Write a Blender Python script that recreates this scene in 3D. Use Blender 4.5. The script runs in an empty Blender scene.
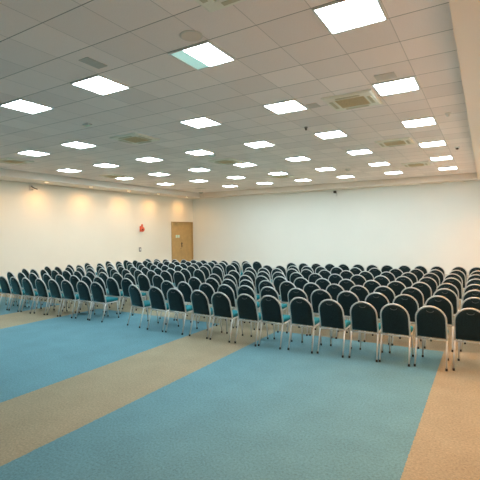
import bpy, bmesh, math, random
from mathutils import Vector, Matrix
random.seed(7)
C = bpy.context.scene
COL = C.collection
PI = math.pi

# ------------------------------------------------------------------ materials
def new_mat(name):
    m = bpy.data.materials.new(name); m.use_nodes = True
    nt = m.node_tree; b = nt.nodes['Principled BSDF']
    return m, nt, b

def mat(name, col, rough=.6, metal=0., spec=.5, noise=0., scale=20., bump=0., bscale=200.):
    m, nt, b = new_mat(name)
    b.inputs['Roughness'].default_value = rough
    b.inputs['Metallic'].default_value = metal
    b.inputs['Specular IOR Level'].default_value = spec
    tc = nt.nodes.new('ShaderNodeTexCoord')
    if noise > 0:
        n = nt.nodes.new('ShaderNodeTexNoise'); n.inputs['Scale'].default_value = scale
        n.inputs['Detail'].default_value = 4
        nt.links.new(tc.outputs['Object'], n.inputs['Vector'])
        r = nt.nodes.new('ShaderNodeValToRGB')
        r.color_ramp.elements[0].position = .3; r.color_ramp.elements[1].position = .7
        r.color_ramp.elements[0].color = [c*(1-noise) for c in col] + [1]
        r.color_ramp.elements[1].color = [min(1, c*(1+noise)) for c in col] + [1]
        nt.links.new(n.outputs['Fac'], r.inputs['Fac'])
        nt.links.new(r.outputs['Color'], b.inputs['Base Color'])
    else:
        b.inputs['Base Color'].default_value = (*col, 1)
    if bump > 0:
        n2 = nt.nodes.new('ShaderNodeTexNoise'); n2.inputs['Scale'].default_value = bscale
        nt.links.new(tc.outputs['Object'], n2.inputs['Vector'])
        bp = nt.nodes.new('ShaderNodeBump'); bp.inputs['Strength'].default_value = bump
        bp.inputs['Distance'].default_value = .004
        nt.links.new(n2.outputs['Fac'], bp.inputs['Height'])
        nt.links.new(bp.outputs['Normal'], b.inputs['Normal'])
    return m

def emit(name, col, s, base=(.8, .8, .8)):
    m, nt, b = new_mat(name)
    b.inputs['Base Color'].default_value = (*base, 1)
    b.inputs['Roughness'].default_value = .4
    b.inputs['Emission Color'].default_value = (*col, 1)
    b.inputs['Emission Strength'].default_value = s
    return m

M = dict(
    wall=mat('wall_paint', (.775, .80, .765), .85, noise=.015, scale=.7, bump=.05, bscale=60),
    wall_warm_lit=mat('warm_lit_wall_paint', (.82, .77, .665), .85, noise=.015, scale=.7, bump=.05, bscale=60),  # same wall paint, with the downlights' warm glow mixed into its colour
    soffit=mat('soffit_paint', (.82, .75, .67), .85, noise=.015, scale=.6),
    metal=mat('silver_tube', (.55, .58, .57), .38, .25, .5),
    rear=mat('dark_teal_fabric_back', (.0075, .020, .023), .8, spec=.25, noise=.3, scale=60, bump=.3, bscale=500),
    seat=mat('teal_fabric', (.007, .15, .18), .85, spec=.2, noise=.15, scale=60, bump=.3, bscale=500),
    rubber=mat('black_rubber', (.012, .012, .012), .7),
    grip=mat('grip_trim', (.075, .095, .10), .5),
    frame=mat('white_steel', (.72, .73, .71), .45),
    acwhite=mat('air_conditioner_plastic', (.86, .83, .72), .5),
    acgrille=mat('air_conditioner_grille', (.68, .55, .34), .6, noise=.1, scale=30),
    acslot=mat('air_conditioner_slot', (.58, .53, .38), .6),
    wood=mat('door_wood', (.55, .35, .135), .5, noise=.08, scale=4),
    woodtrim=mat('door_frame_wood', (.44, .29, .12), .5),
    dark=mat('dark_metal', (.05, .04, .03), .4, .5),
    red=mat('red_plastic', (.72, .10, .035), .45),
    sign=mat('pale_green_plastic', (.62, .80, .66), .5),
    greyp=mat('grey_plastic', (.22, .20, .18), .5),
    ventgrey=mat('grey_vent_metal', (.50, .50, .46), .5),
    ventpale=mat('pale_vent_metal', (.68, .63, .57), .6),
    speaker=mat('speaker_cloth', (.74, .63, .54), .8),
    base=mat('skirting_paint', (.55, .52, .46), .5),
    panel=emit('lit_diffuser', (.86, 1.0, 1.04), 31.5),
    teal=emit('half_dark_diffuser', (.42, .80, .72), .62, (.5, .6, .58)),
    bulb=emit('warm_bulb', (1., .62, .30), 9.),
)

for nm, w_ in (('rear', .8), ('seat', .2)):
    b_ = M[nm].node_tree.nodes['Principled BSDF']
    b_.inputs['Sheen Weight'].default_value = w_
    b_.inputs['Sheen Roughness'].default_value = .35
    b_.inputs['Sheen Tint'].default_value = (.12, .60, .75, 1)

def carpet():
    m, nt, b = new_mat('striped_carpet')
    N, L = nt.nodes, nt.links
    tc = N.new('ShaderNodeTexCoord')
    nz = N.new('ShaderNodeTexNoise'); nz.inputs['Scale'].default_value = 22
    L.new(tc.outputs['Object'], nz.inputs['Vector'])
    mx = N.new('ShaderNodeVectorMath'); mx.operation = 'SCALE'; mx.inputs['Scale'].default_value = .03
    L.new(nz.outputs['Color'], mx.inputs[0])
    ad = N.new('ShaderNodeVectorMath'); ad.operation = 'ADD'
    L.new(tc.outputs['Object'], ad.inputs[0]); L.new(mx.outputs[0], ad.inputs[1])
    sp = N.new('ShaderNodeSeparateXYZ'); L.new(ad.outputs[0], sp.inputs[0])
    def gt(sock, v):
        n = N.new('ShaderNodeMath'); n.operation = 'GREATER_THAN'; L.new(sock, n.inputs[0]); n.inputs[1].default_value = v
        return n.outputs[0]
    def op(o, a, c):
        n = N.new('ShaderNodeMath'); n.operation = o
        for i, s in enumerate((a, c)):
            if isinstance(s, float): n.inputs[i].default_value = s
            else: L.new(s, n.inputs[i])
        return n.outputs[0]
    o = .015
    def band(x0, x1): return op('SUBTRACT', gt(sp.outputs[0], x0+o), gt(sp.outputs[0], x1+o))
    be = op('ADD', band(-.59, 3.), op('ADD', band(-4.97, -3.6), band(-10.4, -8.88)))
    be = op('MAXIMUM', be, gt(sp.outputs[1], 7.42+o))
    # fibre mottling
    f1 = N.new('ShaderNodeTexNoise'); f1.inputs['Scale'].default_value = 45; f1.inputs['Detail'].default_value = 5; f1.inputs['Roughness'].default_value = .75
    f2 = N.new('ShaderNodeTexNoise'); f2.inputs['Scale'].default_value = 2.2; f2.inputs['Detail'].default_value = 5
    L.new(tc.outputs['Object'], f1.inputs['Vector']); L.new(tc.outputs['Object'], f2.inputs['Vector'])
    mixc = N.new('ShaderNodeMix'); mixc.data_type = 'RGBA'
    L.new(be, mixc.inputs['Factor'])
    mixc.inputs['A'].default_value = (.112, .252, .305, 1)
    mixc.inputs['B'].default_value = (.285, .262, .185, 1)
    s1 = N.new('ShaderNodeMapRange'); L.new(f1.outputs['Fac'], s1.inputs[0]); s1.inputs[1].default_value = .3; s1.inputs[2].default_value = .7; s1.inputs[3].default_value = .70; s1.inputs[4].default_value = 1.30
    s2 = N.new('ShaderNodeMapRange'); L.new(f2.outputs['Fac'], s2.inputs[0]); s2.inputs[1].default_value = .3; s2.inputs[2].default_value = .7; s2.inputs[3].default_value = .93; s2.inputs[4].default_value = 1.07
    k = op('MULTIPLY', s1.outputs[0], s2.outputs[0])
    v = N.new('ShaderNodeVectorMath'); v.operation = 'SCALE'
    L.new(mixc.outputs['Result'], v.inputs[0]); L.new(k, v.inputs['Scale'])
    L.new(v.outputs[0], b.inputs['Base Color'])
    b.inputs['Roughness'].default_value = .95; b.inputs['Specular IOR Level'].default_value = .15
    bp = N.new('ShaderNodeBump'); bp.inputs['Strength'].default_value = .4; bp.inputs['Distance'].default_value = .006
    L.new(f1.outputs['Fac'], bp.inputs['Height']); L.new(bp.outputs['Normal'], b.inputs['Normal'])
    return m

TX, TY = -1.493, 3.93          # one crossing of the ceiling grid
T = .625
def ceiling_tiles():
    m, nt, b = new_mat('ceiling_tiles')
    N, L = nt.nodes, nt.links
    tc = N.new('ShaderNodeTexCoord'); sp = N.new('ShaderNodeSeparateXYZ'); L.new(tc.outputs['Object'], sp.inputs[0])
    def op(o, a, c=None):
        n = N.new('ShaderNodeMath'); n.operation = o
        for i, s in enumerate((a, c)):
            if s is None: continue
            if isinstance(s, (float, int)): n.inputs[i].default_value = float(s)
            else: L.new(s, n.inputs[i])
        return n.outputs[0]
    def line(sock, off, wd):
        q = op('DIVIDE', op('SUBTRACT', sock, off), T)
        fr = op('FRACT', q)
        d = op('MINIMUM', fr, op('SUBTRACT', 1., fr))
        return op('LESS_THAN', d, wd/T), op('FLOOR', q)
    lx, fx = line(sp.outputs[0], TX-20*T, .0045)
    ly, fy = line(sp.outputs[1], TY-40*T, .006)
    li = op('MAXIMUM', op('MULTIPLY', lx, .5), ly)
    cb = N.new('ShaderNodeCombineXYZ'); L.new(fx, cb.inputs[0]); L.new(fy, cb.inputs[1])
    wn = N.new('ShaderNodeTexWhiteNoise'); L.new(cb.outputs[0], wn.inputs['Vector'])
    mr = N.new('ShaderNodeMapRange'); L.new(wn.outputs['Value'], mr.inputs[0]); mr.inputs[3].default_value = .94; mr.inputs[4].default_value = 1.05
    nz = N.new('ShaderNodeTexNoise'); nz.inputs['Scale'].default_value = 90; L.new(tc.outputs['Object'], nz.inputs['Vector'])
    m2 = N.new('ShaderNodeMapRange'); L.new(nz.outputs['Fac'], m2.inputs[0]); m2.inputs[3].default_value = .93; m2.inputs[4].default_value = 1.07
    k = op('MULTIPLY', mr.outputs[0], m2.outputs[0])
    v = N.new('ShaderNodeVectorMath'); v.operation = 'SCALE'; v.inputs[0].default_value = (.91, .81, .765); L.new(k, v.inputs['Scale'])
    mx = N.new('ShaderNodeMix'); mx.data_type = 'RGBA'; L.new(li, mx.inputs['Factor']); L.new(v.outputs[0], mx.inputs['A'])
    mx.inputs['B'].default_value = (.36, .33, .30, 1)
    L.new(mx.outputs['Result'], b.inputs['Base Color'])
    b.inputs['Roughness'].default_value = .9; b.inputs['Specular IOR Level'].default_value = .2
    bp = N.new('ShaderNodeBump'); bp.inputs['Strength'].default_value = .6; bp.inputs['Distance'].default_value = .006; bp.invert = True
    L.new(li, bp.inputs['Height']); L.new(bp.outputs['Normal'], b.inputs['Normal'])
    return m

# ------------------------------------------------------------------ mesh helpers
def link(name, bm, m, parent=None, smooth=False):
    me = bpy.data.meshes.new(name); bm.normal_update(); bm.to_mesh(me); bm.free()
    if isinstance(m, (list, tuple)):
        for k in m: me.materials.append(k)
    else: me.materials.append(m)
    if smooth:
        for p in me.polygons: p.use_smooth = True
    o = bpy.data.objects.new(name, me); COL.objects.link(o)
    if parent: o.parent = parent
    return o

def box(bm, x0, x1, y0, y1, z0, z1, bev=0., seg=2):
    r = bmesh.ops.create_cube(bm, size=1)
    vs = r['verts']
    bmesh.ops.scale(bm, verts=vs, vec=(x1-x0, y1-y0, z1-z0))
    bmesh.ops.translate(bm, verts=vs, vec=((x0+x1)/2, (y0+y1)/2, (z0+z1)/2))
    if bev:
        es = list({e for v in vs for e in v.link_edges})
        bmesh.ops.bevel(bm, geom=es, offset=bev, segments=seg, affect='EDGES', profile=.5)
    return vs

def tube(bm, pts, r, n=8, closed=False):
    pts = [Vector(p) for p in pts]; rings = []
    N = len(pts)
    ref = None
    for i, p in enumerate(pts):
        if closed: t = (pts[(i+1) % N]-pts[i-1]).normalized()
        else: t = (pts[min(i+1, N-1)]-pts[max(i-1, 0)]).normalized()
        if ref is None:
            ref = Vector((0, 0, 1)) if abs(t.z) < .9 else Vector((0, 1, 0))
        a = (ref-t*ref.dot(t)).normalized(); ref = a
        b = t.cross(a)
        rad = r[i] if isinstance(r, (list, tuple)) else r
        rings.append([bm.verts.new(p+a*math.cos(2*PI*k/n)*rad+b*math.sin(2*PI*k/n)*rad) for k in range(n)])
    for i in range(N if closed else N-1):
        A, B = rings[i], rings[(i+1) % N]
        for k in range(n): bm.faces.new((A[k], A[(k+1) % n], B[(k+1) % n], B[k]))
    if not closed:
        bm.faces.new(rings[0][::-1]); bm.faces.new(rings[-1])

def lathe(bm, prof, n=20, loc=(0, 0, 0), axis='z'):
    """prof: (radius, height) from one end to the other, closed with caps."""
    rings = []
    for r, h in prof:
        ring = []
        for k in range(n):
            a = 2*PI*k/n; p = (r*math.cos(a), r*math.sin(a), h)
            if axis == 'x': p = (p[2], p[0], p[1])
            if axis == 'y': p = (p[0], p[2], p[1])
            ring.append(bm.verts.new(Vector(p)+Vector(loc)))
        rings.append(ring)
    for A, B in zip(rings, rings[1:]):
        for k in range(n): bm.faces.new((A[k], A[(k+1) % n], B[(k+1) % n], B[k]))
    bm.faces.new(rings[0][::-1]); bm.faces.new(rings[-1])
    bmesh.ops.recalc_face_normals(bm, faces=bm.faces[:])

def empty(name, loc, label, cat, group=None, rz=0.):
    o = bpy.data.objects.new(name, None); COL.objects.link(o)
    o.empty_display_size = .1
    o.location = loc; o.rotation_euler = (0, 0, rz)
    o['label'] = label; o['category'] = cat
    if group: o['group'] = group
    return o

def tag(o, label, cat, group=None):
    o['label'] = label; o['category'] = cat
    if group: o['group'] = group
    return o

def struct(o):
    o['kind'] = 'structure'; return o

def copy_tree(src, parent=None):
    c = src.copy(); COL.objects.link(c)
    if parent: c.parent = parent
    for ch in KIDS.get(src.name, []): 
        copy_tree(ch, c)
    return c

# ------------------------------------------------------------------ room
XL, XR, YB, YF = -14.85, .76, 19.4, -4.6
ZC, ZS = 4.224, 3.974
EX0, EX1, EY0, EY1 = -13.84, -.27, -3.9, 18.75    # raised middle of the ceiling

bm = bmesh.new(); box(bm, XL-.2, XR+.2, YF-.2, YB+.2, -.2, 0); struct(link('floor', bm, carpet()))
bm = bmesh.new(); box(bm, EX0-.05, EX1+.05, EY0-.05, EY1+.05, ZC, ZC+.15); struct(link('ceiling', bm, ceiling_tiles()))
# dropped border around the tiled field
bm = bmesh.new()
box(bm, XL, EX0, YF, YB, ZS, ZC+.15); struct(link('trim_1', bm, M['soffit']))
bm = bmesh.new(); box(bm, EX1, XR, YF, YB, ZS, ZC+.15); struct(link('trim_2', bm, M['soffit']))
bm = bmesh.new(); box(bm, EX0, EX1, EY1, YB, ZS, ZC+.15); struct(link('trim_3', bm, M['soffit']))
bm = bmesh.new(); box(bm, EX0, EX1, YF, EY0, ZS, ZC+.15); struct(link('trim_4', bm, M['soffit']))
# wall angle that carries the tiles along the step (thin painted strip)
for n, (a, b_, c, d) in enumerate(((EX0, EX0+.02, EY0, EY1), (EX1-.02, EX1, EY0, EY1), (EX0+.02, EX1-.02, EY1-.02, EY1))):
    bm = bmesh.new(); box(bm, a, b_, c, d, ZC-.012, ZC)
    struct(link('trim_%d' % (5+n), bm, M['ventpale']))

DY0, DY1, DZ = 17.42, 19.36, 2.62      # the door in the left wall, hard up against the corner
def wall(name, x0, x1, y0, y1, z0=0., z1=ZC+.15):
    bm = bmesh.new(); box(bm, x0, x1, y0, y1, z0, z1); return struct(link(name, bm, M['wall']))
bm = bmesh.new()
box(bm, XL-.2, XL, YF-.2, DY0, 0, ZC+.15); box(bm, XL-.2, XL, DY0, DY1, DZ, ZC+.15); box(bm, XL-.2, XL, DY1, YB+.2, 0, ZC+.15)
struct(link('wall_left', bm, M['wall_warm_lit']))
wall('wall_back', XL, XR+.2, YB, YB+.2)
wall('wall_right', XR, XR+.2, YF-.2, YB)
wall('wall_front', XL, XR, YF-.2, YF)
# skirting
for nm, (a, b_, c, d) in dict(baseboard_left=(XL, XL+.015, YF, DY0-.06), baseboard_back=(XL+.015, XR-.015, YB-.015, YB),
                              baseboard_right=(XR-.015, XR, YF, YB-.015)).items():
    bm = bmesh.new(); box(bm, a, b_, c, d, 0, .09); struct(link(nm, bm, M['base']))

# door: double leaf, tan wood
bm = bmesh.new()
box(bm, XL-.12, XL-.06, DY0+.05, DY1-.05, .0, DZ-.05)
door = struct(link('door_1', bm, M['wood']))
bm = bmesh.new()
box(bm, XL-.14, XL+.015, DY0, DY0+.05, 0, DZ); box(bm, XL-.14, XL+.015, DY1-.05, DY1, 0, DZ)
box(bm, XL-.14, XL+.015, DY0+.05, DY1-.05, DZ-.05, DZ)
link('door_frame', bm, M['woodtrim'], door)
ym = 18.33
bm = bmesh.new(); box(bm, XL-.062, XL-.056, ym-.005, ym+.005, 0, DZ-.05); link('meeting_line', bm, M['woodtrim'], door)
bm = bmesh.new()
tube(bm, [(XL-.06, ym+.07, 1.38), (XL-.0, ym+.07, 1.38), (XL-.0, ym-.08, 1.38)], .014)
link('door_handle', bm, M['dark'], door, True)
bm = bmesh.new(); box(bm, XL-.062, XL-.052, ym+.03, ym+.10, 1.18, 1.46, .004); link('lock_plate', bm, M['dark'], door)
bm = bmesh.new(); lathe(bm, [(.02, 0), (.02, .012), (.012, .016)], 12, (XL-.06, ym-.03, 1.1), 'x'); link('lock_cylinder', bm, M['dark'], door)
bm = bmesh.new()
for k in range(2):
    box(bm, XL-.06, XL-.052, 17.86+.19*k, 17.86+.15+.19*k, 1.72, 1.88, .003)
s = link('notice_plate', bm, M['sign'], door); s['label'] = 'pair of small pale green notice plates'

# ------------------------------------------------------------------ wall fittings
a = empty('fire_alarm', (XL, 15.11, 2.22), 'red fire alarm sounder high on the left wall before the door', 'fire alarm')
bm = bmesh.new(); box(bm, 0, .06, -.10, .10, -.14, .14, .015); link('back_box', bm, M['red'], a)
bm = bmesh.new(); lathe(bm, [(.085, .06), (.12, .12), (.11, .16), (.03, .15)], 20, (0, -.01, -.02), 'x'); link('horn', bm, M['red'], a, True)
bm = bmesh.new(); lathe(bm, [(.045, .0), (.045, .05), (.02, .07)], 14, (.03, .03, .19), 'x'); link('flasher', bm, M['red'], a, True)
bm = bmesh.new(); lathe(bm, [(.035, .14), (.035, .175)], 12, (0, -.06, -.03), 'x'); link('sounder_opening', bm, M['dark'], a)
a = empty('wall_switch', (XL, 15.02, 1.19), 'small grey switch plate on the left wall below the red fire alarm', 'switch')
bm = bmesh.new(); box(bm, 0, .014, -.075, .075, -.11, .11, .005); link('switch_plate', bm, M['greyp'], a)
bm = bmesh.new(); box(bm, .014, .028, -.03, .03, -.05, .05, .004); link('rocker', bm, M['frame'], a)

a = empty('wall_bracket', (XL, 9.34, 3.80), 'small angled metal bracket high on the left wall near the ceiling', 'bracket')
bm = bmesh.new(); box(bm, 0, .02, -.08, .08, -.12, .10, .004); link('mounting_plate', bm, M['ventpale'], a)
bm = bmesh.new(); tube(bm, [(.02, 0, .05), (.16, 0, -.02), (.26, .10, -.08)], .018); link('arm', bm, M['dark'], a, True)
bm = bmesh.new(); tube(bm, [(.02, 0, -.09), (.20, .04, -.06)], .012); link('brace', bm, M['ventpale'], a, True)

a = empty('security_camera', (-6.19, YB, 3.86), 'small dark security camera high on the back wall under the ceiling', 'camera')
bm = bmesh.new(); lathe(bm, [(.05, 0), (.05, -.02)], 14, (0, 0, 0), 'y'); link('mounting_plate', bm, M['frame'], a)
bm = bmesh.new(); tube(bm, [(0, -.02, 0), (0, -.10, -.01)], .015); link('arm', bm, M['greyp'], a, True)
bm = bmesh.new(); box(bm, -.05, .05, -.27, -.09, -.06, .045, .012); link('housing', bm, M['dark'], a)
bm = bmesh.new(); lathe(bm, [(.03, -.27), (.026, -.285)], 14, (0, 0, -.005), 'y'); link('lens', bm, M['rubber'], a)
bm = bmesh.new(); tube(bm, [(.02, -.01, -.02), (.05, -.012, -.10), (.03, -.01, -.18)], .008); link('cable', bm, M['greyp'], a, True)

# ------------------------------------------------------------------ ceiling fittings
def ord_(n): return ['first', 'second', 'third', 'fourth', 'fifth', 'sixth', 'seventh', 'eighth', 'ninth', 'tenth', 'eleventh', 'twelfth', 'thirteenth', 'fourteenth'][n]
KIDS = {}
def light_proto(half):
    o = empty('ceiling_light', (0, 0, 0), 'x', 'ceiling light')
    h = .305
    bm = bmesh.new()
    for (x0, x1, y0, y1) in ((-h, h, -h, -h+.022), (-h, h, h-.022, h), (-h, -h+.022, -h+.022, h-.022), (h-.022, h, -h+.022, h-.022)):
        box(bm, x0, x1, y0, y1, -.018, 0)
    f = link('frame', bm, M['frame'], o)
    g = h-.022
    k = [f]
    if half:
        xs = -g+.19
        bm = bmesh.new(); box(bm, xs, g, -g, g, -.012, 0); k.append(link('diffuser', bm, M['panel'], o))
        bm = bmesh.new(); box(bm, -g, xs, -g, g, -.012, 0); u = link('diffuser', bm, M['teal'], o); u['label'] = 'dim teal strip of the diffuser'; k.append(u)
    else:
        bm = bmesh.new(); box(bm, -g, g, -g, g, -.012, 0); k.append(link('diffuser', bm, M['panel'], o))
    KIDS[o.name] = k
    return o

LX0, LY0 = -1.182, 4.2417
full = light_proto(False); used = False
for i in range(0, 6):
    for j in range(0, 7):
        if (i, j) in ((1, 3), (1, 6), (5, 6)): continue
        x, y = LX0-1.875*j, LY0+2.5*i
        if (i, j) == (0, 1):
            o = light_proto(True)
        else:
            o = full if not used else copy_tree(full); used = True
        o.location = (x, y, ZC)
        o['group'] = 'square ceiling light panels'
        if (i, j) == (0, 1): lab = 'square ceiling light with one side dim teal, second from the right in nearest row'
        else:
            lab = 'bright white square ceiling light, %s from the right in the %s row of lights' % (ord_(j), 'nearest' if i == 0 else ord_(i)+' nearest')
            if i == 1 and j > 3: lab = 'bright white square ceiling light, %s light left of the air conditioner in second nearest row' % ord_(j-4)
        o['label'] = lab

# cassette air conditioners
def ac_proto():
    o = empty('air_conditioner', (0, 0, 0), 'x', 'air conditioner')
    h = .41
    k = []
    bm = bmesh.new()
    # bevelled flat ring between outer edge and return grille
    def ring(bm, a, za, b_, zb):
        A = [bm.verts.new((sx*a, sy*a, za)) for sx, sy in ((-1, -1), (1, -1), (1, 1), (-1, 1))]
        B = [bm.verts.new((sx*b_, sy*b_, zb)) for sx, sy in ((-1, -1), (1, -1), (1, 1), (-1, 1))]
        for q in range(4): bm.faces.new((A[q], A[(q+1) % 4], B[(q+1) % 4], B[q]))
    ring(bm, h, 0, h, -.02); ring(bm, h, -.02, h-.03, -.035); ring(bm, h-.03, -.035, .25, -.04); ring(bm, .25, -.04, .24, -.02)
    bmesh.ops.remove_doubles(bm, verts=bm.verts[:], dist=1e-5)
    bmesh.ops.recalc_face_normals(bm, faces=bm.faces[:])
    k.append(link('panel', bm, M['acwhite'], o))
    bm = bmesh.new()
    box(bm, -.245, .245, -.245, .245, -.030, -.005)
    for q in range(9):
        y = -.2+.05*q; box(bm, -.23, .23, y-.008, y+.008, -.038, -.030)
    k.append(link('return_grille', bm, M['acgrille'], o))
    for q in range(4):
        bm = bmesh.new(); box(bm, -.20, .20, .285, .345, -.045, -.036, .004)
        bmesh.ops.rotate(bm, verts=bm.verts[:], matrix=Matrix.Rotation(q*PI/2, 3, 'Z'))
        k.append(link('air_outlet', bm, M['acslot'], o))
    KIDS[o.name] = k
    return o
ac = ac_proto()
acs = [(-1.96, 3.02, 'cut off by the top edge of the photo'),
       (-1.95, 7.05, 'beside the second nearest light on the right'),
       (-1.97, 10.97, 'second one going back along the right side of the ceiling'),
       (-2.02, 15.04, 'farthest one along the right side of the ceiling'),
       (-7.03, 7.02, 'nearest in the middle of the ceiling'),
       (-6.95, 10.85, 'second one going back along the middle of the ceiling'),
       (-7.04, 15.01, 'farthest one in the middle of the ceiling'),
       (-12.15, 7.1, 'at the left edge of the photo'),
       (-12.25, 11.1, 'over the far left, before the red fire alarm')]
for n, (x, y, t) in enumerate(acs):
    o = ac if n == 0 else copy_tree(ac)
    o.location = (x, y, ZC); o['group'] = 'ceiling cassette air conditioners'
    o['label'] = 'square cassette air conditioner ' + t

# small vents, speakers, detectors
def vent(x, y, sx, sy, m, label):
    o = empty('ceiling_vent', (x, y, ZC), label, 'vent')
    bm = bmesh.new(); box(bm, -sx, sx, -sy, sy, -.012, 0, .003); link('vent_frame', bm, m, o)
    for q in range(5):
        yy = -sy*.7+q*sy*.35
        bm = bmesh.new(); box(bm, -sx*.85, sx*.85, yy-.006, yy+.006, -.015, -.012); link('slat', bm, m, o)
vent(-4.37, 3.64, .085, .16, M['ventgrey'], 'small grey rectangular vent on the ceiling at upper left')
vent(-1.24, 6.22, .14, .12, M['ventpale'], 'small pale square vent in front of the second nearest right light')
vent(-2.62, 6.95, .10, .12, M['ventpale'], 'small faint vent left of the right side air conditioner')
vent(-12.3, 16.7, .22, .20, M['ventpale'], 'faint square vent at the far left end of the ceiling')
o = empty('ceiling_speaker', (-2.85, 3.74, ZC), 'round brownish flush speaker beside the half teal ceiling light', 'speaker')
bm = bmesh.new(); lathe(bm, [(.13, 0), (.13, -.008), (.115, -.010)], 28); link('rim', bm, M['ventpale'], o)
bm = bmesh.new(); lathe(bm, [(.115, -.006), (.11, -.014), (.03, -.016)], 28); link('speaker_mesh', bm, M['speaker'], o)
def detector(x, y, z, r, label, m1, m2, name='smoke_detector', cat='smoke detector'):
    o = empty(name, (x, y, z), label, cat)
    bm = bmesh.new(); lathe(bm, [(r, 0), (r, -.02), (r*.8, -.03)], 20); link('mounting_base', bm, m1, o, False)
    bm = bmesh.new(); lathe(bm, [(r*.6, -.03), (r*.6, -.06), (r*.3, -.07)], 16); link('sensor_head', bm, m2, o, False)
detector(-3.29, 8.29, ZC, .035, 'tiny dark sprinkler head on the ceiling near the middle right', M['greyp'], M['dark'], 'sprinkler_head', 'sprinkler')
detector(-.66, 12.6, ZC, .06, 'small white detector with dark head by the right ceiling border', M['frame'], M['dark'])
detector(-.62, 8.83, ZC, .05, 'small grey detector near the right ceiling border, nearer the camera', M['ventpale'], M['ventpale'])
detector(-13.55, 18.45, ZC, .13, 'round grey detector in the far left corner of the ceiling', M['ventgrey'], M['ventgrey'])
detector(-4.27, 14.77, ZC, .10, 'faint round detector beside the far ceiling lights', M['ventpale'], M['ventpale'])
for x, y, t in ((-6.91, 5.58, 'in the left half of the ceiling before the middle air conditioner'), (-6.75, 9.76, 'between two middle air conditioners')):
    o = empty('ceiling_emergency_light', (x, y, ZC), 'small white rectangular fitting '+t, 'emergency light')
    bm = bmesh.new(); box(bm, -.09, .09, -.05, .05, -.03, 0, .008); link('housing', bm, M['frame'], o)
    bm = bmesh.new(); box(bm, -.075, .075, -.035, .035, -.04, -.03, .004); link('lens_cover', bm, M['sign'], o)

# recessed warm downlights in the dropped border
def dl_proto():
    o = empty('downlight', (0, 0, 0), 'x', 'downlight')
    k = []
    bm = bmesh.new()
    n = 24
    prof = [(.095, 0), (.095, -.008), (.075, -.010), (.070, -.002)]
    rings = [[bm.verts.new((r*math.cos(2*PI*q/n), r*math.sin(2*PI*q/n), z)) for q in range(n)] for r, z in prof]
    for A, B in zip(rings, rings[1:]):
        for q in range(n): bm.faces.new((A[q], A[(q+1) % n], B[(q+1) % n], B[q]))
    bmesh.ops.recalc_face_normals(bm, faces=bm.faces[:])
    k.append(link('trim_ring', bm, M['frame'], o))
    bm = bmesh.new(); lathe(bm, [(.072, -.001), (.072, -.004)], n); k.append(link('bulb', bm, M['bulb'], o))
    KIDS[o.name] = k
    return o
def spot(x, y, z, w, size, col, tx=0, ty=0):
    L = bpy.data.lights.new('downlight_beam', 'SPOT'); L.energy = w; L.color = col
    L.spot_size = math.radians(size); L.spot_blend = 1.; L.shadow_soft_size = .06
    o = bpy.data.objects.new('downlight_beam', L); COL.objects.link(o); o.location = (x, y, z)
    o.rotation_euler = (ty, tx, 0)
dl = dl_proto(); used = False
left_y = [1.2, 3.2, 5.35, 7.45, 9.56, 11.59, 13.72, 15.72, 18.0]
for n, y in enumerate(left_y):
    o = dl if not used else copy_tree(dl); used = True
    o.location = (-14.2, y, ZS); o['group'] = 'warm downlights along the left wall'
    vis = n-4
    o['label'] = ('small round warm downlight near the left wall, %s one going back from the left edge' % ord_(vis)) if vis >= 0 else 'small round warm downlight by the left wall, outside the photo'
    spot(-14.2, y, ZS-.03, 72, 172, (1., .50, .14))
right_y = [1.6, 3.6, 5.6, 7.6, 9.6, 11.7, 13.8, 15.7, 17.5]
for n, y in enumerate(right_y):
    o = copy_tree(dl)
    o.location = (.12, y, ZS); o['group'] = 'warm downlights along the right wall'
    o['label'] = 'small round warm downlight in the dropped border by the right wall'
    spot(.12, y, ZS-.03, 270, 128, (1., .36, .05))

# ------------------------------------------------------------------ banquet chair
# local frame: origin on the floor under the seat, facing +Y (towards the back wall)
def back_y(z):           # rear tube: slopes away under the seat, leans back above it
    if z <= .43: return -.24+.13*(z/.43)
    t = (z-.43)/.47
    return -.11-.13*t**1.15
ZT, ZST, W = .908, .70, .200
def loop_pt(a):          # a 0..1 along the arch from left shoulder to right shoulder
    th = PI*(1-a); x = W*math.cos(th); z = ZST+(ZT-.012-ZST)*math.sin(th)
    return (x, back_y(z), z)

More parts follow.
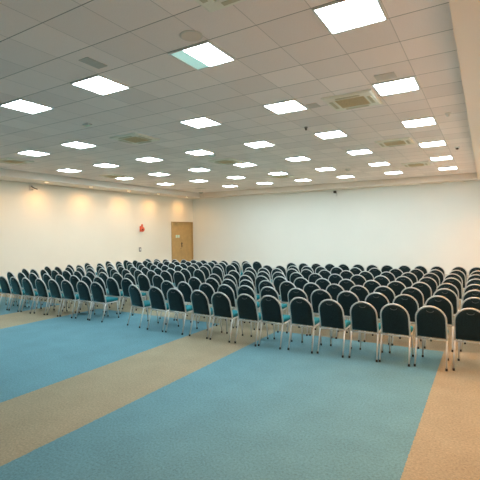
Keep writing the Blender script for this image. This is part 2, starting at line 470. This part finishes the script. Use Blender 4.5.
def chair_proto(detail):
    o = empty('banquet_chair', (0, 0, 0), 'x', 'chair')
    k = []
    # seat cushion
    bm = bmesh.new()
    box(bm, -.205, .205, -.105, .30, .415, .485, .028, 3)
    for v in bm.verts:
        if v.co.z > .46: v.co.z += .014*max(0, 1-(v.co.x/.2)**2)*max(0, 1-((v.co.y-.09)/.22)**2)
        if v.co.y > .1: v.co.x *= 1-.12*((v.co.y-.1)/.2)**2
    k.append(link('seat', bm, M['seat'], o, True))
    # backrest: domed panel filling the arch, front pad teal, back cover dark
    bm = bmesh.new()
    w, z0 = W-.008, .425
    outl = [(-w, z0), (-w, .52), (-w, .61), (-w, ZST)]
    for q in range(1, 12):
        th = PI*(1-q/12); outl.append((w*math.cos(th), ZST+(ZT-.022-ZST)*math.sin(th)))
    outl += [(w, ZST), (w, .61), (w, .52), (w, z0)]
    cx, cz = 0, .64
    def ringv(s, dy, zs=None):
        out = []
        for x, z in outl:
            X = cx+(x-cx)*s; Z = cz+(z-cz)*s
            out.append(bm.verts.new((X, back_y(Z)+dy, Z)))
        return out
    R = [ringv(.55, -.034), ringv(.88, -.028), ringv(1., -.010), ringv(1., .014), ringv(.88, .040), ringv(.5, .046)]
    fs_r, fs_f = [], []
    nn = len(outl)
    for i_, (A, B) in enumerate(zip(R, R[1:])):
        for q in range(nn):
            f = bm.faces.new((A[q], B[q], B[(q+1) % nn], A[(q+1) % nn]))
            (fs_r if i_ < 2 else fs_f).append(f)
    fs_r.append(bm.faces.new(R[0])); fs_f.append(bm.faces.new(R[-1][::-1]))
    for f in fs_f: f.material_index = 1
    bmesh.ops.recalc_face_normals(bm, faces=bm.faces[:])
    k.append(link('backrest', bm, (M['rear'], M['seat']), o, True))
    # handle slot trim on the rear of the back
    gp = []
    for q in range(9):
        th = PI*q/8; x = .045*math.cos(th); z = .835-.022*math.sin(th)
        gp.append((x, back_y(z)-.026-.006, z))
    bm = bmesh.new(); tube(bm, gp, .005, 6); k.append(link('grip_trim', bm, M['grip'], o, True))
    # arched back tube from seat level over the top
    pts = [(-W-.003, back_y(.405), .405), (-W-.002, back_y(.46), .46), (-W, back_y(.54), .54), (-W, back_y(.62), .62), (-W, back_y(ZST), ZST)]
    pts += [loop_pt(q/14) for q in range(1, 14)]
    pts += [(W, back_y(ZST), ZST), (W, back_y(.62), .62), (W, back_y(.54), .54), (W+.002, back_y(.46), .46), (W+.003, back_y(.405), .405)]
    bm = bmesh.new(); tube(bm, pts, .0135, 8); k.append(link('back_frame', bm, M['metal'], o, True))
    # seat frame with side rails and cross bars
    bm = bmesh.new()
    for s in (-1, 1): tube(bm, [(s*(W-.004), back_y(.40), .40), (s*(W-.01), .10, .40), (s*(W-.035), .27, .40)], .012, 8)
    tube(bm, [(-W+.035, .27, .40), (W-.035, .27, .40)], .012, 8)
    tube(bm, [(-W, back_y(.40)+.004, .40), (W, back_y(.40)+.004, .40)], .011, 8)
    k.append(link('seat_frame', bm, M['metal'], o, True))
    for s in (-1, 1):
        bm = bmesh.new()
        xs = s*(W+.003)
        tube(bm, [(xs, back_y(.42), .42), (xs+s*.003, back_y(.2), .2), (xs+s*.006, back_y(.008), .008)], [.013, .012, .011], 8)
        lg = link('leg', bm, M['metal'], o, True); k.append(lg)
        if detail:
            bm = bmesh.new(); lathe(bm, [(.015, 0), (.017, .004), (.015, .035)], 10, (xs+s*.006, back_y(.01)-.001, 0)); c = link('foot_cap', bm, M['rubber'], lg); KIDS.setdefault(lg.name, []).append(c)
        bm = bmesh.new()
        xf = s*(W-.035)
        tube(bm, [(xf, .255, .40), (xf+s*.006, .275, .2), (xf+s*.012, .29, .008)], [.012, .0115, .011], 8)
        lg = link('leg', bm, M['metal'], o, True); k.append(lg)
        if detail:
            bm = bmesh.new(); lathe(bm, [(.014, 0), (.016, .004), (.014, .035)], 10, (xf+s*.012, .29, 0)); c = link('foot_cap', bm, M['rubber'], lg); KIDS.setdefault(lg.name, []).append(c)
    KIDS[o.name] = k
    return o

MID = [
 (6.33, [-.18, -.68, -1.17, -1.63, -2.14, -2.62, -3.17, -3.63, -4.17, -4.67, -5.29, -5.78, -6.42],
        [6.48, 6.42, 6.38, 6.36, 6.34, 6.31, 6.28, 6.24, 6.23, 6.25, 6.27, 6.26, 6.32]),
 (7.3, [-.14, -.67, -1.18, -1.66, -2.16, -2.65, -3.11, -3.71, -4.23, -4.69, -5.2, -5.80, -6.28],
       [7.55, 7.47, 7.40, 7.40, 7.37, 7.37, 7.33, 7.30, 7.26, 7.20, 7.23, 7.22, 7.20]),
 (8.2, [-.16, -.65, -1.22, -1.72, -2.18, -2.65, -3.16, -3.72, -4.23, -4.71, -5.16, -5.68, -6.17],
       [8.47, 8.44, 8.36, 8.32, 8.23, 8.25, 8.24, 8.24, 8.2, 8.13, 8.08, 8.12, 8.09]),
 (9.15, [-.18, -.68, -1.18, -1.66, -2.15, -2.68, -3.22, -3.75, -4.30, -4.78, -5.22, -5.66, -6.12], None),
 (10.2, [-.18, -.66, -1.16, -1.68, -2.17, -2.70, -3.26, -3.78, -4.32, -4.82, -5.27, -5.72, -6.2], None),
 (11.2, [-.2, -.7, -1.2, -1.72, -2.24, -2.75, -3.27, -3.87, -4.40, -4.86, -5.32, -5.77, -6.22], None),
 (12.25, [-.17, -.67, -1.18, -1.68, -2.2, -2.74, -3.3, -3.86, -4.34, -4.80, -5.25, -5.70, -6.15], None),
 (13.45, [-.22, -.68, -1.25, -1.72, -2.16, -2.62, -3.08, -3.52, -3.97, -4.42, -4.87, -5.32, -5.77], None)]
LEFT = [
 (6.02, 6.32, [-7.66, -8.15, -8.68, -9.15, -9.63, -10.13, -10.64, -11.15, -11.65]),
 (6.95, 7.16, [-7.60, -8.08, -8.52, -8.98, -9.48, -10.04, -10.60, -11.22, -11.76, -12.27]),
 (7.83, 8.12, [-7.45, -7.97, -8.43, -8.90, -9.41, -9.93, -10.48, -10.98, -11.48, -11.99, -12.46, -12.93]),
 (8.75, 9.10, [-7.55, -8.02, -8.50, -9.00, -9.50, -9.98, -10.50, -11.02, -11.52, -12.05, -12.56, -13.05]),
 (9.55, 9.85, [-7.38, -7.90, -8.42, -8.92, -9.44, -9.94, -10.46, -10.96, -11.46, -11.97, -12.46, -12.96]),
 (10.4, 10.85, [-7.42, -7.90, -8.40, -8.90, -9.42, -9.92, -10.42, -10.93, -11.42, -11.92, -12.42, -13.05]),
 (11.4, 11.75, [-7.45, -7.95, -8.43, -8.93, -9.40, -9.90, -10.40, -10.90, -11.40, -11.92, -12.47, -13.03]),
 (12.1, 12.65, [-7.35, -7.85, -8.33, -8.80, -9.30, -9.80, -10.30, -10.78, -11.26, -11.78, -12.30, -12.80]),
 (13.0, 13.48, [-7.38, -7.84, -8.29, -8.77, -9.22, -9.68, -10.14, -10.60, -11.05, -11.52, -11.98, -12.45])]

near = chair_proto(True); far = chair_proto(False); un = uf = False
def rowname(r): return 'nearest row' if r == 0 else '%s nearest row' % ord_(r)
def place(x, y, r, n, block, group):
    global un, uf
    if r < 3:
        o = near if not un else copy_tree(near); un = True
    else:
        o = far if not uf else copy_tree(far); uf = True
    o.location = (x, y+.24, 0)
    o.rotation_euler = (0, 0, math.radians(random.uniform(-1.6, 1.6)))
    if (block, r, n) == ('right', 0, 0): o.rotation_euler = (0, 0, math.radians(-8))
    pos = 'beside the aisle' if n == 0 else '%s from the aisle' % ord_(n)
    o['label'] = 'dark teal chair %s in the %s of the %s block' % (pos, rowname(r), block)
    o['group'] = group
def spread(xs):                     # neighbours never closer than a chair's width
    out = [xs[0]]
    for x in xs[1:]: out.append(min(x, out[-1]-.458))
    return out
for r, (y, xs, ys) in enumerate(MID):
    xs = spread(xs)
    xo = sorted(xs)
    for q, x in enumerate(xo):
        yy = ys[xs.index(x)] if ys else y+.0+(x+3)*.07+random.uniform(-.03, .03)
        place(x-(.03 if x < -2.4 else 0), yy, r, q, 'right', 'chairs in the right block')
for r, (ya, yb, xs) in enumerate(LEFT):
    xs = spread(xs)
    for q, x in enumerate(xs):
        t = (x+12.9)/(5.4)
        place(x, ya+(yb-ya)*t+random.uniform(-.02, .02), r, q, 'left', 'chairs in the left block')

# ------------------------------------------------------------------ world, camera
wd = bpy.data.worlds.new('world'); C.world = wd; wd.use_nodes = True
wd.node_tree.nodes['Background'].inputs[0].default_value = (.02, .02, .02, 1)
wd.node_tree.nodes['Background'].inputs[1].default_value = 1.

cam = bpy.data.cameras.new('camera'); co = bpy.data.objects.new('camera', cam); COL.objects.link(co)
r3 = Vector((0.85772666, 0.51393735, -0.01316714)); u3 = Vector((0.00125633, 0.02351629, 0.99972266)); w3 = Vector((-0.51410446, 0.85750532, -0.01952487))
m = Matrix((( r3.x, u3.x, -w3.x, 0), (r3.y, u3.y, -w3.y, 0), (r3.z, u3.z, -w3.z, 2.0), (0, 0, 0, 1)))
co.matrix_world = m
cam.sensor_width = 36; cam.lens = 36*409.98/480; cam.clip_start = .05; cam.clip_end = 100
C.camera = co
C.view_settings.view_transform = 'Standard'; C.view_settings.look = 'None'
C.view_settings.gamma = 1; C.view_settings.use_curve_mapping = False
C.view_settings.exposure = 0.
